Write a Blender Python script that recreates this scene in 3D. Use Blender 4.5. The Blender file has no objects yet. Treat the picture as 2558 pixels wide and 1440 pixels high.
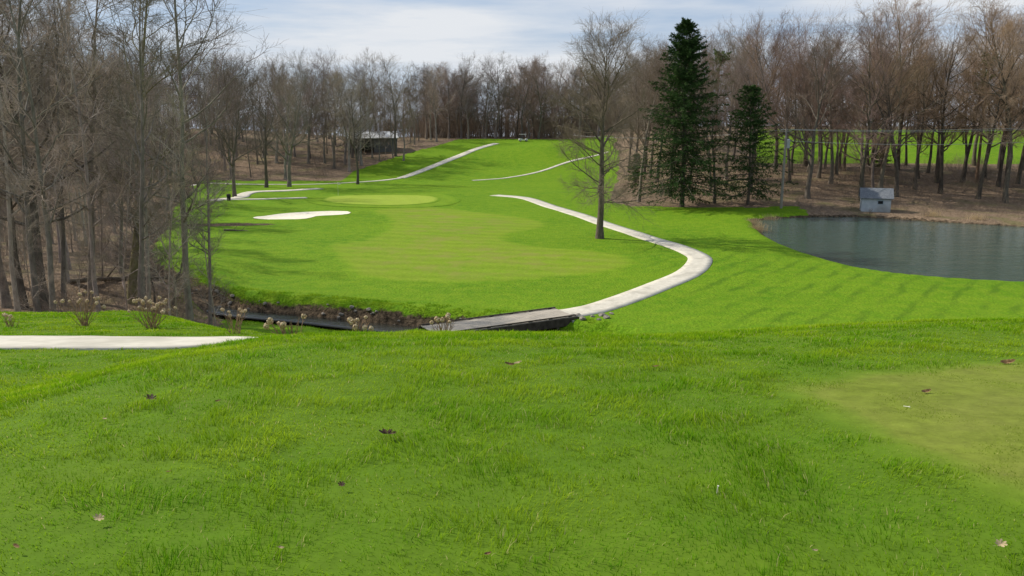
import bpy, bmesh, math, random
import numpy as np
from mathutils import Vector, Matrix, Quaternion
from mathutils.geometry import delaunay_2d_cdt
random.seed(4)
scene=bpy.context.scene
COL=scene.collection
CAMZ=12.0; PITCH=math.radians(11.8); SP,CP=math.sin(PITCH),math.cos(PITCH); F=2008.0

# ---------------------------------------------------------------- maths
def sstep(a,b,x):
    t=np.clip((np.asarray(x,float)-a)/(b-a),0,1); return t*t*(3-2*t)
TB=np.random.default_rng(3).random((256,256))
def vn(x,y,s=0):
    x=np.asarray(x,float)+s*37.7; y=np.asarray(y,float)+s*11.3
    xi=np.floor(x).astype(int); yi=np.floor(y).astype(int); fx=x-xi; fy=y-yi
    fx=fx*fx*(3-2*fx); fy=fy*fy*(3-2*fy)
    a=TB[xi&255,yi&255]; b=TB[(xi+1)&255,yi&255]; c=TB[xi&255,(yi+1)&255]; d=TB[(xi+1)&255,(yi+1)&255]
    return (a*(1-fx)+b*fx)*(1-fy)+(c*(1-fx)+d*fx)*fy
def fbm(x,y,s=0): return (vn(x,y,s)+.5*vn(x*2.1,y*2.1,s+1)+.25*vn(x*4.3,y*4.3,s+2))/1.75
def pdist(x,y,P,closed=False):
    x=np.asarray(x,float); y=np.asarray(y,float)
    d=np.full(np.broadcast(x,y).shape,1e9); n=len(P)
    for i in range(n if closed else n-1):
        ax,ay=P[i][:2]; bx,by=P[(i+1)%n][:2]; vx,vy=bx-ax,by-ay; L=vx*vx+vy*vy+1e-9
        t=np.clip(((x-ax)*vx+(y-ay)*vy)/L,0,1)
        d=np.minimum(d,np.hypot(x-ax-t*vx,y-ay-t*vy))
    return d
def inside(x,y,P):
    x=np.asarray(x,float); y=np.asarray(y,float); r=np.zeros(np.broadcast(x,y).shape,bool); n=len(P)
    for i in range(n):
        ax,ay=P[i][:2]; bx,by=P[(i+1)%n][:2]
        if ay==by: continue
        c=((ay>y)!=(by>y))&(x<(bx-ax)*(y-ay)/(by-ay)+ax); r^=c
    return r
def ray(px,py):
    u=(px-1279)/F; v=(py-720)/F
    return (u, CP-v*SP, -SP-v*CP)
def pxz(px,py,z):
    d=ray(px,py); t=(z-CAMZ)/d[2]; return (d[0]*t,d[1]*t)
def catmull(P,step,closed=False):
    P=[np.array(p[:2],float) for p in P]; n=len(P); out=[]
    for i in range(n if closed else n-1):
        if closed: a,b,c,d=P[(i-1)%n],P[i],P[(i+1)%n],P[(i+2)%n]
        else: a,b,c,d=P[max(i-1,0)],P[i],P[i+1],P[min(i+2,n-1)]
        m=max(2,int(np.linalg.norm(c-b)/step))
        for k in range(m):
            t=k/m
            out.append(.5*((2*b)+(-a+c)*t+(2*a-5*b+4*c-d)*t*t+(-a+3*b-3*c+d)*t**3))
    if not closed: out.append(P[-1])
    return out
CREEK=catmull([(-66,165),(-57,138),(-50,115),(-43,96),(-37,78),(-30.5,65),(-21,55),(-14,52),(-8,49.6),(-4,48.4),(-.7,47),(2.5,46),(5.5,44.2),(9,41.5),(15,38),(24,35),(40,33)],2.0)
PONDPX=[(1885,553),(1893,572),(1916,594),(1962,618),(2020,640),(2090,660),(2150,675),(2250,690),(2350,700),(2450,707),(2558,712),(2800,722),(3000,700),(3050,600),(2700,578),(2558,568),(2450,562),(2330,555),(2240,548),(2140,543),(2040,543),(1950,546)]
PZ=-.55
POND=[pxz(a,b,PZ) for a,b in PONDPX]
BUNKPX=[(632,547),(660,543),(720,536),(800,532),(868,533),(872,539),(830,542),(790,545),(765,552),(700,553),(650,552)]
BUNK=catmull([pxz(a,b,0) for a,b in BUNKPX],1.0,True)
PATH0=catmull([(-34,16.6),(-20,16.2),(-12.5,16.0),(-8,15.8),(-5.0,16.2),(-3.2,18.2),(-2.4,23),(-2.4,31),(-3.6,38),(-4.7,42.2),(-4.9,44.7)],.5)
def ground_h(x,y):
    x,y=np.broadcast_arrays(np.asarray(x,float),np.asarray(y,float))
    yy=np.maximum(y,0)
    a=.0113-.0013*sstep(1,12,x)+.0006*np.sin(x*.55+.8)*sstep(0,3,x)
    par=np.where(yy<18.5,10.4-a*yy**2,10.4-a*18.5**2-(yy-18.5)*.418)
    br=26.5-7.5*sstep(-13.5,-6.0,x)
    lin=np.where(yy<br,10.4-.18*yy,10.4-.18*br-(yy-br)*.36)
    w=sstep(-2.8,-6.8,x)
    hill=par*(1-w)+lin*w
    hill=hill+.14*(fbm(x*.35,y*.35,5)-.5)*sstep(2,6,yy)
    vc=6.8*sstep(158,226,y)
    vr=4.2*sstep(108,150,y)+5.4*sstep(148,204,y)+.8*sstep(204,300,y)
    V=vc+(vr-vc)*sstep(16,42,x)
    V=V+1.3*sstep(-19,-26,x)*sstep(78,52,y)+2.5*sstep(-62,-95,x)*sstep(20,90,y)
    V=V-.9*sstep(-4.8,-7.5,x)*sstep(50,47.5,y-np.clip(-(x+8)*.33,0,4))
    V=V+.5*(fbm(x*.05,y*.05,9)-.5)*sstep(50,80,y)
    V=V+1.4*np.exp(-(((x-9)/11)**2+((y-199)/10)**2))-.5*np.exp(-(((x+2)/7)**2+((y-186)/8)**2))
    V=V-.032*np.maximum(0,y-262)
    k=1.2; h=np.logaddexp(hill/k,V/k)*k
    e=sstep(40,60,y); h=np.where(y>60,V,np.where(y>40,h*(1-e)+V*e,h))
    dc=pdist(x,y,CREEK)
    wd=2.4+1.1*(fbm(x*.5,y*.5,2)-.5)
    h=h-1.3*sstep(wd,.8,dc)*(1-.35*sstep(60,75,y))
    dp=pdist(x,y,POND,True); sd=np.where(inside(x,y,POND),-dp,dp)
    t=sstep(1.6,-2.6,sd); h=h*(1-t)+(-1.9)*t
    db=pdist(x,y,BUNK,True); sb=np.where(inside(x,y,BUNK),-db,db)
    h=h-.22*sstep(.4,-1.4,sb)+.18*np.exp(-((sb-.8)/1.0)**2)
    return h
def axis(segs):
    out=[segs[0][0]]
    for a,b,s in segs:
        n=max(1,round((b-a)/s)); out+=list(np.linspace(a,b,n+1)[1:])
    return np.array(out)
ys=axis([(-400,-60,40),(-60,-6,4),(-6,28,.4),(28,60,.4),(60,125,.75),(125,235,1.5),(235,300,6),(300,1500,60)])
xs=axis([(-1300,-150,60),(-150,-60,3),(-60,-30,1),(-30,30,.45),(30,62,.7),(62,110,2),(110,1300,60)])
X,Y=np.meshgrid(xs,ys); Z=ground_h(X,Y)
def gz(x,y):
    x=np.asarray(x,float); y=np.asarray(y,float)
    i=np.clip(np.searchsorted(xs,x)-1,0,len(xs)-2); j=np.clip(np.searchsorted(ys,y)-1,0,len(ys)-2)
    fx=(x-xs[i])/(xs[i+1]-xs[i]); fy=(y-ys[j])/(ys[j+1]-ys[j])
    return (Z[j,i]*(1-fx)+Z[j,i+1]*fx)*(1-fy)+(Z[j+1,i]*(1-fx)+Z[j+1,i+1]*fx)*fy
def H1(x,y): return float(gz(np.array([x]),np.array([y]))[0])
TT=np.concatenate([np.arange(1.5,30,.05),np.arange(30,330,.25)])
def at(px,py):
    d=ray(px,py); XX=d[0]*TT; YY=d[1]*TT; ZZ=CAMZ+d[2]*TT
    g=gz(XX,YY)-ZZ; i=int(np.argmax(g>0))
    if g[i]<=0: i=len(TT)-1
    if i>0:
        f=-g[i-1]/(g[i]-g[i-1]+1e-9); f=min(max(f,0),1); t=TT[i-1]+(TT[i]-TT[i-1])*f
    else: t=TT[0]
    return (d[0]*t,d[1]*t)
def topz(px,py,y):
    d=ray(px,py); return CAMZ+d[2]*y/d[1]

# ---------------------------------------------------------------- mesh helpers
def np_mesh(name,V,Q=None,T=None,smooth=False):
    me=bpy.data.meshes.new(name); V=np.ascontiguousarray(V,dtype=np.float32)
    me.vertices.add(len(V)); me.vertices.foreach_set('co',V.ravel())
    ls=[];st=[];o=0
    if Q is not None and len(Q): ls.append(np.asarray(Q).ravel()); st.append(np.arange(len(Q))*4); o=len(Q)*4
    if T is not None and len(T): ls.append(np.asarray(T).ravel()); st.append(o+np.arange(len(T))*3)
    L=np.concatenate(ls).astype(np.int32); S=np.concatenate(st).astype(np.int32)
    me.loops.add(len(L)); me.loops.foreach_set('vertex_index',L)
    me.polygons.add(len(S)); me.polygons.foreach_set('loop_start',S)
    if smooth: me.polygons.foreach_set('use_smooth',np.ones(len(S),bool))
    me.update(calc_edges=True)
    return me
def fattr(me,name,arr):
    a=me.attributes.new(name,'FLOAT','POINT'); a.data.foreach_set('value',np.asarray(arr,dtype=np.float32))
def link(name,me,mat=None,parent=None,color=None):
    o=bpy.data.objects.new(name,me); COL.objects.link(o)
    if mat and not me.materials: me.materials.append(mat)
    if parent: o.parent=parent
    if color: o.color=color
    return o
def empty(name,loc,rz=0,label=None,cat=None,group=None):
    o=bpy.data.objects.new(name,None); COL.objects.link(o); o.location=loc; o.rotation_euler=(0,0,rz); o.empty_display_size=.3
    tag(o,label,cat,group); return o
def tag(o,label=None,cat=None,group=None,kind=None):
    if label: o['label']=label
    if cat: o['category']=cat
    if group: o['group']=group
    if kind: o['kind']=kind
    return o
class MB:
    def __init__(s): s.v=[]; s.f=[]
    def box(s,c,d,rz=0,m=None):
        n=len(s.v); c=Vector(c); R=Matrix.Rotation(rz,3,'Z') if m is None else m
        for x in(-.5,.5):
            for y in(-.5,.5):
                for z in(-.5,.5): s.v.append(c+R@Vector((x*d[0],y*d[1],z*d[2])))
        for q in((0,1,3,2),(4,6,7,5),(0,4,5,1),(2,3,7,6),(0,2,6,4),(1,5,7,3)): s.f.append([n+i for i in q])
    def tube(s,a,b,r0,r1=None,n=8):
        a=Vector(a);b=Vector(b); r1=r0 if r1 is None else r1; d=(b-a).normalized()
        u=d.orthogonal().normalized(); w=d.cross(u); k=len(s.v)
        for p,r in((a,r0),(b,r1)):
            for i in range(n):
                t=2*math.pi*i/n; s.v.append(p+u*r*math.cos(t)+w*r*math.sin(t))
        for i in range(n): j=(i+1)%n; s.f.append([k+i,k+j,k+n+j,k+n+i])
        s.f.append([k+i for i in range(n)][::-1]); s.f.append([k+n+i for i in range(n)])
    def poly(s,pts,fs):
        n=len(s.v); s.v+= [Vector(p) for p in pts]; s.f+=[[n+i for i in f] for f in fs]
    def build(s,name,mat,parent=None,bevel=0):
        me=bpy.data.meshes.new(name); me.from_pydata([tuple(v) for v in s.v],[],s.f)
        bm=bmesh.new(); bm.from_mesh(me); bmesh.ops.recalc_face_normals(bm,faces=bm.faces); bm.to_mesh(me); bm.free()
        o=link(name,me,mat,parent)
        if bevel:
            b=o.modifiers.new('b','BEVEL'); b.width=bevel; b.segments=2
        return o

# ---------------------------------------------------------------- materials
def nmat(name):
    m=bpy.data.materials.new(name); m.use_nodes=True; nt=m.node_tree
    b=nt.nodes['Principled BSDF']; return m,nt,b
def nd(nt,t,**k):
    n=nt.nodes.new(t)
    for a,v in k.items(): setattr(n,a,v)
    return n
def lk(nt,a,b): nt.links.new(a,b)
def setin(nt,sock,v):
    if isinstance(v,bpy.types.NodeSocket): nt.links.new(v,sock)
    else:
        if isinstance(v,(tuple,list)) and len(v)==3 and len(sock.default_value)==4: v=(*v,1)
        sock.default_value=v
def coords(nt,kind='Object',scale=(1,1,1)):
    t=nd(nt,'ShaderNodeTexCoord'); m=nd(nt,'ShaderNodeMapping'); m.inputs['Scale'].default_value=scale
    lk(nt,t.outputs[kind],m.inputs['Vector']); return m.outputs['Vector']
def noise(nt,vec,scale,detail=3,rough=.55):
    n=nd(nt,'ShaderNodeTexNoise'); lk(nt,vec,n.inputs['Vector']); n.inputs['Scale'].default_value=scale
    n.inputs['Detail'].default_value=detail; n.inputs['Roughness'].default_value=rough; return n.outputs['Fac']
def remap(nt,v,a,b,c=0,d=1):
    n=nd(nt,'ShaderNodeMapRange'); setin(nt,n.inputs['Value'],v)
    for i,x in zip((1,2,3,4),(a,b,c,d)): n.inputs[i].default_value=x
    return n.outputs['Result']
def mix(nt,f,a,b):
    n=nd(nt,'ShaderNodeMix',data_type='RGBA'); setin(nt,n.inputs[0],f); setin(nt,n.inputs[6],a); setin(nt,n.inputs[7],b); return n.outputs[2]
def math_(nt,op,a,b=0.0):
    n=nd(nt,'ShaderNodeMath',operation=op); setin(nt,n.inputs[0],a); setin(nt,n.inputs[1],b); return n.outputs[0]
def attr(nt,name):
    n=nd(nt,'ShaderNodeAttribute'); n.attribute_name=name; return n.outputs['Fac']
def bump(nt,b,h,strength,dist):
    n=nd(nt,'ShaderNodeBump'); setin(nt,n.inputs['Strength'],strength); n.inputs['Distance'].default_value=dist
    setin(nt,n.inputs['Height'],h); lk(nt,n.outputs[0],b.inputs['Normal'])
def simple(name,c1,c2,scale=4,rough=.85,bs=.3,bd=.01,c3=None,spec=.2,metal=0,stretch=(1,1,1)):
    m,nt,b=nmat(name); v=coords(nt,'Object',stretch)
    n=noise(nt,v,scale,4); c=mix(nt,remap(nt,n,.35,.65),c1,c2)
    if c3: c=mix(nt,remap(nt,noise(nt,v,scale*.23,3),.5,.65),c,c3)
    lk(nt,c,b.inputs['Base Color']); b.inputs['Roughness'].default_value=rough; b.inputs['Specular IOR Level'].default_value=spec; b.inputs['Metallic'].default_value=metal
    if bs: bump(nt,b,noise(nt,v,scale*3,3),bs,bd)
    return m
ROUGH=((.080,.190,.005),(.120,.232,.007),(.175,.270,.013))
def turf(nt,v,pal,f=None,lo=.62,hi=1.30):
    big=remap(nt,noise(nt,v,.09,3),.35,.65); mid=math_(nt,'MULTIPLY',remap(nt,noise(nt,v,.9,4,.65),.34,.66),.7); fine=remap(nt,noise(nt,v,6,4,.8),.3,.7)
    def col(p): return mix(nt,mid,mix(nt,big,p[0],p[1]),p[2])
    c=col(pal)
    if f is not None: c=mix(nt,f,col(ROUGH),c)
    hs=nd(nt,'ShaderNodeHueSaturation'); lk(nt,c,hs.inputs['Color']); lk(nt,remap(nt,fine,0,1,lo,hi),hs.inputs['Value'])
    return hs.outputs['Color'],mid,fine
THATCH=(.070,.125,.010)
def ground_mat():
    m,nt,b=nmat('ground_turf'); v=coords(nt)
    g,mid,fine=turf(nt,v,ROUGH)
    sx=nd(nt,'ShaderNodeSeparateXYZ'); lk(nt,v,sx.inputs[0])
    c=math_(nt,'SUBTRACT',math_(nt,'MULTIPLY',sx.outputs[0],.80),math_(nt,'MULTIPLY',sx.outputs[1],.6))
    s=math_(nt,'SINE',math_(nt,'MULTIPLY',math_(nt,'ADD',c,math_(nt,'MULTIPLY',noise(nt,v,.3,3),1.6)),3.3))
    sm=math_(nt,'MULTIPLY',remap(nt,s,.35,1),attr(nt,'mow'))
    n1=noise(nt,v,.9,4,.7); na=attr(nt,'near')
    sm=math_(nt,'MULTIPLY',sm,remap(nt,noise(nt,v,.22,3,.6),.38,.6))
    g=mix(nt,math_(nt,'MULTIPLY',sm,.55),g,(.05,.115,.006))
    g=mix(nt,math_(nt,'MULTIPLY',na,.7),g,THATCH)
    ln=noise(nt,v,3.2,5,.8)
    lit=mix(nt,remap(nt,ln,.35,.65),(.08,.055,.036),(.29,.21,.145))
    lit=mix(nt,math_(nt,'MULTIPLY',remap(nt,noise(nt,v,.25,2),.5,.7),.6),lit,(.12,.12,.045))
    lf=math_(nt,'ADD',attr(nt,'litter'),math_(nt,'MULTIPLY',math_(nt,'SUBTRACT',n1,.5),.9))
    c=mix(nt,remap(nt,lf,.42,.58),g,lit)
    md=mix(nt,remap(nt,ln,.4,.62),(.022,.016,.010),(.145,.105,.068))
    mf=math_(nt,'ADD',attr(nt,'mud'),math_(nt,'MULTIPLY',math_(nt,'SUBTRACT',n1,.5),1.0))
    c=mix(nt,remap(nt,mf,.45,.6),c,md)
    lk(nt,c,b.inputs['Base Color']); b.inputs['Roughness'].default_value=.9; b.inputs['Specular IOR Level'].default_value=.08
    bump(nt,b,noise(nt,v,4,3,.7),math_(nt,'SUBTRACT',.85,math_(nt,'MULTIPLY',na,.77)),.17)
    return m
def turf_mat(name,pal,freq,ang,amt,ew,patch=None,thatch=False):
    m,nt,b=nmat(name); v=coords(nt)
    ef=math_(nt,'ADD',attr(nt,'edge'),math_(nt,'MULTIPLY',math_(nt,'SUBTRACT',noise(nt,v,1.6,3,.7),.5),ew*.9))
    fac=remap(nt,ef,ew*.5,ew*1.5)
    g,mid,fine=turf(nt,v,pal,fac,.74,1.20)
    sx=nd(nt,'ShaderNodeSeparateXYZ'); lk(nt,v,sx.inputs[0])
    c=math_(nt,'ADD',math_(nt,'MULTIPLY',sx.outputs[0],math.cos(ang)),math_(nt,'MULTIPLY',sx.outputs[1],math.sin(ang)))
    s=math_(nt,'SINE',math_(nt,'MULTIPLY',math_(nt,'ADD',c,math_(nt,'MULTIPLY',noise(nt,v,.25,3),2.6)),freq))
    hs=nd(nt,'ShaderNodeHueSaturation'); lk(nt,g,hs.inputs['Color']); lk(nt,remap(nt,s,-.7,.7,1-amt,1+amt),hs.inputs['Value'])
    o=hs.outputs['Color']
    if patch: o=mix(nt,math_(nt,'MULTIPLY',math_(nt,'MULTIPLY',remap(nt,noise(nt,v,.30,4,.7),.46,.66),remap(nt,ef,ew,ew*4)),.65),o,patch)
    if thatch: o=mix(nt,math_(nt,'MULTIPLY',math_(nt,'SUBTRACT',1.0,fac),.7),o,THATCH)
    lk(nt,o,b.inputs['Base Color']); b.inputs['Roughness'].default_value=.9; b.inputs['Specular IOR Level'].default_value=.08
    if thatch: bump(nt,b,fine,.3,.01)
    else: bump(nt,b,noise(nt,v,4,3,.7),math_(nt,'SUBTRACT',.8,math_(nt,'MULTIPLY',fac,.60)),.16)
    return m
M={}
M['ground']=ground_mat()
M['fairway']=turf_mat('fairway_turf',((.138,.238,.010),(.165,.250,.012),(.195,.262,.022)),2.6,1.35,.05,1.2,(.215,.205,.05))
M['green']=turf_mat('green_turf',((.235,.335,.03),(.26,.345,.035),(.28,.345,.05)),1.8,.3,.02,.7)
M['fringe']=turf_mat('fringe_turf',((.12,.225,.008),(.14,.24,.01),(.16,.25,.012)),2.2,.3,.03,.9)
M['tee']=turf_mat('tee_turf',((.130,.180,.018),(.15,.19,.022),(.17,.19,.038)),3,.3,.02,.35,(.19,.165,.055),True)
M['concrete']=simple('path_concrete',(.50,.465,.39),(.60,.56,.48),3,.9,.25,.004,(.43,.40,.335))
M['sand']=simple('bunker_sand',(.66,.60,.48),(.76,.71,.60),2,.95,.6,.05)
M['wood']=simple('deck_wood',(.30,.265,.22),(.45,.40,.335),3,.85,.5,.006,stretch=(.6,6,1))
M['darkwood']=simple('dark_timber',(.035,.028,.022),(.075,.062,.05),3,.85,.3,.005)
M['rock']=simple('rock',(.12,.105,.09),(.32,.285,.25),3,.9,.8,.03)
M['white']=simple('white_paint',(.38,.42,.46),(.48,.51,.54),1.5,.8,.2,.005,(.27,.28,.28))
M['bluewhite']=simple('faded_blue_paint',(.28,.36,.42),(.38,.45,.50),1.5,.8,.2,.005)
M['roof']=simple('shingle_roof',(.10,.115,.135),(.17,.18,.20),5,.8,.6,.01)
M['metalroof']=simple('sheet_metal_roof',(.50,.50,.51),(.66,.66,.67),.8,.6,.1,.005,(.34,.33,.32))
M['shedwall']=simple('weathered_boards',(.10,.105,.11),(.17,.17,.165),2,.9,.4,.01,stretch=(4,4,.6))
M['dark']=simple('dark_opening',(.012,.012,.014),(.02,.02,.022),3,.7,0)
M['block']=simple('concrete_block',(.26,.25,.24),(.36,.35,.33),3,.9,.4,.01)
M['polewood']=simple('pole_wood',(.20,.18,.16),(.30,.27,.24),3,.9,.3,.005,stretch=(3,3,.4))
M['grey']=simple('grey_metal',(.30,.31,.32),(.38,.39,.40),3,.5,.05,.002,metal=.3)
M['wire']=simple('wire_metal',(.34,.34,.34),(.42,.42,.42),3,.5,0)
M['tan']=simple('dry_reed',(.42,.30,.16),(.58,.45,.27),6,.9,0)
M['flower']=simple('dried_flower',(.58,.44,.26),(.80,.68,.48),30,.95,0,c3=(.40,.28,.15))
M['stem']=simple('dry_stem',(.20,.12,.07),(.32,.21,.13),8,.9,0)
M['leaf']=simple('dry_leaf',(.14,.08,.03),(.27,.17,.08),25,.7,.3,.002)
M['darkleaf']=simple('dark_leaf',(.03,.014,.008),(.07,.035,.018),25,.6,.3,.002)
M['paleleaf']=simple('pale_leaf',(.34,.27,.15),(.48,.38,.23),25,.8,.3,.002)
M['whiteplastic']=simple('white_plastic',(.62,.60,.52),(.70,.68,.60),10,.4,0)
M['cartbody']=simple('cart_paint',(.60,.60,.58),(.66,.66,.64),5,.35,0,spec=.5)
M['rubber']=simple('rubber',(.02,.02,.02),(.035,.035,.035),5,.8,0)
def bark_mat():
    m,nt,b=nmat('tree_bark'); v=coords(nt,'Object',(1,1,.35)); oi=nd(nt,'ShaderNodeObjectInfo')
    n=noise(nt,v,5,4,.7); hs=nd(nt,'ShaderNodeHueSaturation'); lk(nt,oi.outputs['Color'],hs.inputs['Color'])
    r=math_(nt,'MULTIPLY',remap(nt,n,.3,.7,.55,1.35),remap(nt,oi.outputs['Random'],0,1,.8,1.25)); lk(nt,r,hs.inputs['Value'])
    c=mix(nt,math_(nt,'MULTIPLY',remap(nt,noise(nt,v,1.3,2),.55,.7),.3),hs.outputs['Color'],(.11,.12,.06))
    lk(nt,c,b.inputs['Base Color']); b.inputs['Roughness'].default_value=.9; b.inputs['Specular IOR Level'].default_value=.1
    bump(nt,b,noise(nt,v,14,3),.7,.03); return m
def diffuse_only(name,fn):
    m=bpy.data.materials.new(name); m.use_nodes=True; nt=m.node_tree; nt.nodes.clear()
    out=nd(nt,'ShaderNodeOutputMaterial'); d=nd(nt,'ShaderNodeBsdfDiffuse'); lk(nt,fn(nt),d.inputs['Color']); lk(nt,d.outputs[0],out.inputs[0]); return m
def _tw(nt):
    oi=nd(nt,'ShaderNodeObjectInfo'); hs=nd(nt,'ShaderNodeHueSaturation'); lk(nt,oi.outputs['Color'],hs.inputs['Color'])
    lk(nt,remap(nt,oi.outputs['Random'],0,1,.72,1.3),hs.inputs['Value']); return hs.outputs['Color']
def _br(nt):
    v=coords(nt); return mix(nt,remap(nt,noise(nt,v,.12,2),.4,.6),(.19,.155,.125),(.26,.195,.145))
M['bark']=bark_mat(); M['twig']=diffuse_only('twigs',_tw); M['brush']=diffuse_only('brush_twigs',_br)
def needle_mat(name,c1,c2):
    return diffuse_only(name,lambda nt: mix(nt,remap(nt,noise(nt,coords(nt),1.3,3,.7),.3,.7),c1,c2))
M['needle']=needle_mat('spruce_needles',(.022,.046,.017),(.070,.115,.038))
M['pine']=needle_mat('pine_needles',(.06,.09,.03),(.13,.16,.05))
def blade_mat():
    m=bpy.data.materials.new('grass_blades'); m.use_nodes=True; nt=m.node_tree; nt.nodes.clear()
    out=nd(nt,'ShaderNodeOutputMaterial'); v=coords(nt)
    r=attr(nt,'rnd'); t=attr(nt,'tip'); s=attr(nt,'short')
    patch=remap(nt,noise(nt,v,.55,4,.7),.40,.60)
    c=mix(nt,patch,(.098,.265,.004),(.285,.410,.014))
    c=mix(nt,remap(nt,r,.3,.96,0,.5),c,(.37,.49,.025))
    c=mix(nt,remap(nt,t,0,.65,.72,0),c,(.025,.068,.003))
    c=mix(nt,math_(nt,'MULTIPLY',s,.9),c,(.185,.245,.028))
    c=mix(nt,remap(nt,r,.960,.967),c,(.42,.39,.16))
    d=nd(nt,'ShaderNodeBsdfDiffuse'); tr=nd(nt,'ShaderNodeBsdfTranslucent')
    lk(nt,c,d.inputs['Color']); hs=nd(nt,'ShaderNodeHueSaturation'); lk(nt,c,hs.inputs['Color']); hs.inputs['Value'].default_value=1.4; lk(nt,hs.outputs[0],tr.inputs['Color'])
    a=nd(nt,'ShaderNodeMixShader'); a.inputs[0].default_value=.4; lk(nt,d.outputs[0],a.inputs[1]); lk(nt,tr.outputs[0],a.inputs[2])
    lk(nt,a.outputs[0],out.inputs[0]); return m
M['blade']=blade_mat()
def water_mat(name,col,bs,sc,ro):
    m,nt,b=nmat(name); v=coords(nt,'Object',(1,1.8,1)); b.inputs['Base Color'].default_value=(*col,1)
    b.inputs['Roughness'].default_value=ro; b.inputs['IOR'].default_value=1.33; b.inputs['Specular IOR Level'].default_value=.5
    n=math_(nt,'ADD',noise(nt,v,sc,3,.6),math_(nt,'MULTIPLY',noise(nt,v,sc*.2,2),1.5)); bump(nt,b,n,bs,.07)
    return m
M['pond']=water_mat('pond_water',(.045,.078,.062),.65,1.6,.03)
M['creek']=water_mat('creek_water',(.03,.03,.025),.4,4,.05)

# ---------------------------------------------------------------- ground sheet
nx,ny=len(xs),len(ys); idx=np.arange(nx*ny).reshape(ny,nx)
Q=np.stack([idx[:-1,:-1],idx[:-1,1:],idx[1:,1:],idx[1:,:-1]],-1).reshape(-1,4)
gme=np_mesh('ground',np.stack([X,Y,Z],-1).reshape(-1,3),Q,smooth=True)
def cx(y): return np.interp(y,[27,40,52,56,66,78,96,138,165],[-12,-15,-18,-23,-31,-36,-41.5,-56,-66])
def litter(x,y):
    j=3*(fbm(x*.12,y*.12,4)-.5)
    A=(y>26.8)&(x+j<cx(y)-.4)
    B=(y>163+j*2)&(x<np.interp(y,[160,176,195,215,232],[-34,-35,-25,-17,-12])+j)
    C=(y>226)&(x<40)
    D=(y>113+j)&(x>np.interp(y,[112,122,150,175,226],[17,14,19,24,27])+j)&~((y>150+j)&(y<212)&(x>.30*y))
    E=(x>40+j)&(y>104.5+j*.5)&(y<150)
    G=(x>47.5+j*.4)&(y>88)&(y<150)
    return A|B|C|D|E|G
lit=litter(X,Y).astype(float)
dc=pdist(X,Y,CREEK); dp=pdist(X,Y,POND,True); inp=inside(X,Y,POND)
mud=sstep(2.3,1.2,dc)*sstep(8,5.5,X)
mud=np.maximum(mud,np.where(inp,1,sstep(1.0,.2,dp)))
mud=np.maximum(mud,1.0*np.exp(-(((X+33)/6.5)**2+((Y-93)/1.9)**2)))
mow=sstep(9,16,X)*sstep(82,66,Y)*sstep(30,44,Y)*np.where(inp,0,1)
near=((Y<20.5)|(X<-2.5))&(Y<27.6)
fattr(gme,'litter',lit.ravel()); fattr(gme,'mud',mud.ravel()); fattr(gme,'mow',mow.ravel()); fattr(gme,'near',near.astype(float).ravel())
tag(link('ground',gme,M['ground']),kind='structure')

def sheet(name,outline,step,off,mat,zf=None,sink=None):
    ol=[Vector((p[0],p[1])) for p in outline]; nb=len(ol)
    a=np.array([(p.x,p.y) for p in ol]); gx,gy=np.meshgrid(np.arange(a[:,0].min(),a[:,0].max(),step),np.arange(a[:,1].min(),a[:,1].max(),step))
    gx=gx.ravel()+.013; gy=gy.ravel()+.017; ok=inside(gx,gy,a)&(pdist(gx,gy,a,True)>step*.35)
    pts=ol+[Vector((p,q)) for p,q in zip(gx[ok],gy[ok])]
    r=delaunay_2d_cdt(pts,[(i,(i+1)%nb) for i in range(nb)],[list(range(nb))],1,1e-5)
    vv=np.array([(p.x,p.y) for p in r[0]]); tri=[list(t) for t in r[2] if len(t)==3]
    ed=pdist(vv[:,0],vv[:,1],a,True)
    z=gz(vv[:,0],vv[:,1])+(off if sink is None else np.where(ed<.02,sink,off)) if zf is None else np.full(len(vv),zf)
    T=np.array(tri)
    e1=vv[T[:,1]]-vv[T[:,0]]; e2=vv[T[:,2]]-vv[T[:,0]]; fl=(e1[:,0]*e2[:,1]-e1[:,1]*e2[:,0])<0
    T[fl]=T[fl][:,::-1]
    me=np_mesh(name,np.column_stack([vv,z]),None,T,smooth=True)
    fattr(me,'edge',ed)
    return tag(link(name,me,mat),kind='structure')
FAIR=[(800,615),(880,603),(945,578),(950,548),(915,528),(1000,519),(1110,516),(1230,532),(1340,546),(1388,560),(1350,575),(1292,586),(1286,600),(1340,612),(1450,622),(1570,635),(1607,655),(1580,675),(1500,690),(1350,705),(1200,713),(1050,713),(920,705),(850,682),(815,645)]
sheet('fairway',catmull([pxz(a,b,0) for a,b in FAIR],1.2,True),1.0,.02,M['fairway'],sink=-.03)
FR=[(765,500),(800,490),(880,484),(1000,482),(1110,486),(1150,497),(1140,508),(1100,515),(1000,521),(880,520),(800,512)]
sheet('putting_green_fringe',catmull([pxz(a,b,0) for a,b in FR],1.2,True),1.3,.04,M['fringe'])
GR=[(800,500),(830,490),(900,486.5),(1000,486),(1080,490),(1102,498),(1085,507),(1020,514),(930,516),(850,511)]
sheet('putting_green',catmull([pxz(a,b,0) for a,b in GR],1.2,True),1.3,.06,M['green'])
sheet('bunker',BUNK,.6,.05,M['sand'])
pc=np.mean(POND,0); PE=[tuple(np.array(p)+(np.array(p)-pc)/np.linalg.norm(np.array(p)-pc)*1.6) for p in POND]
sheet('pond',PE,6,0,M['pond'],zf=PZ)
TEEPX=[(1850,960),(1940,1030),(2060,1100),(2200,1175),(2380,1255),(2600,1330),(2900,1440),(3050,1200),(3000,880),(2558,890),(2300,900),(2030,926)]
TEE=catmull([at(a,b) for a,b in TEEPX],.25,True)
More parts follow.
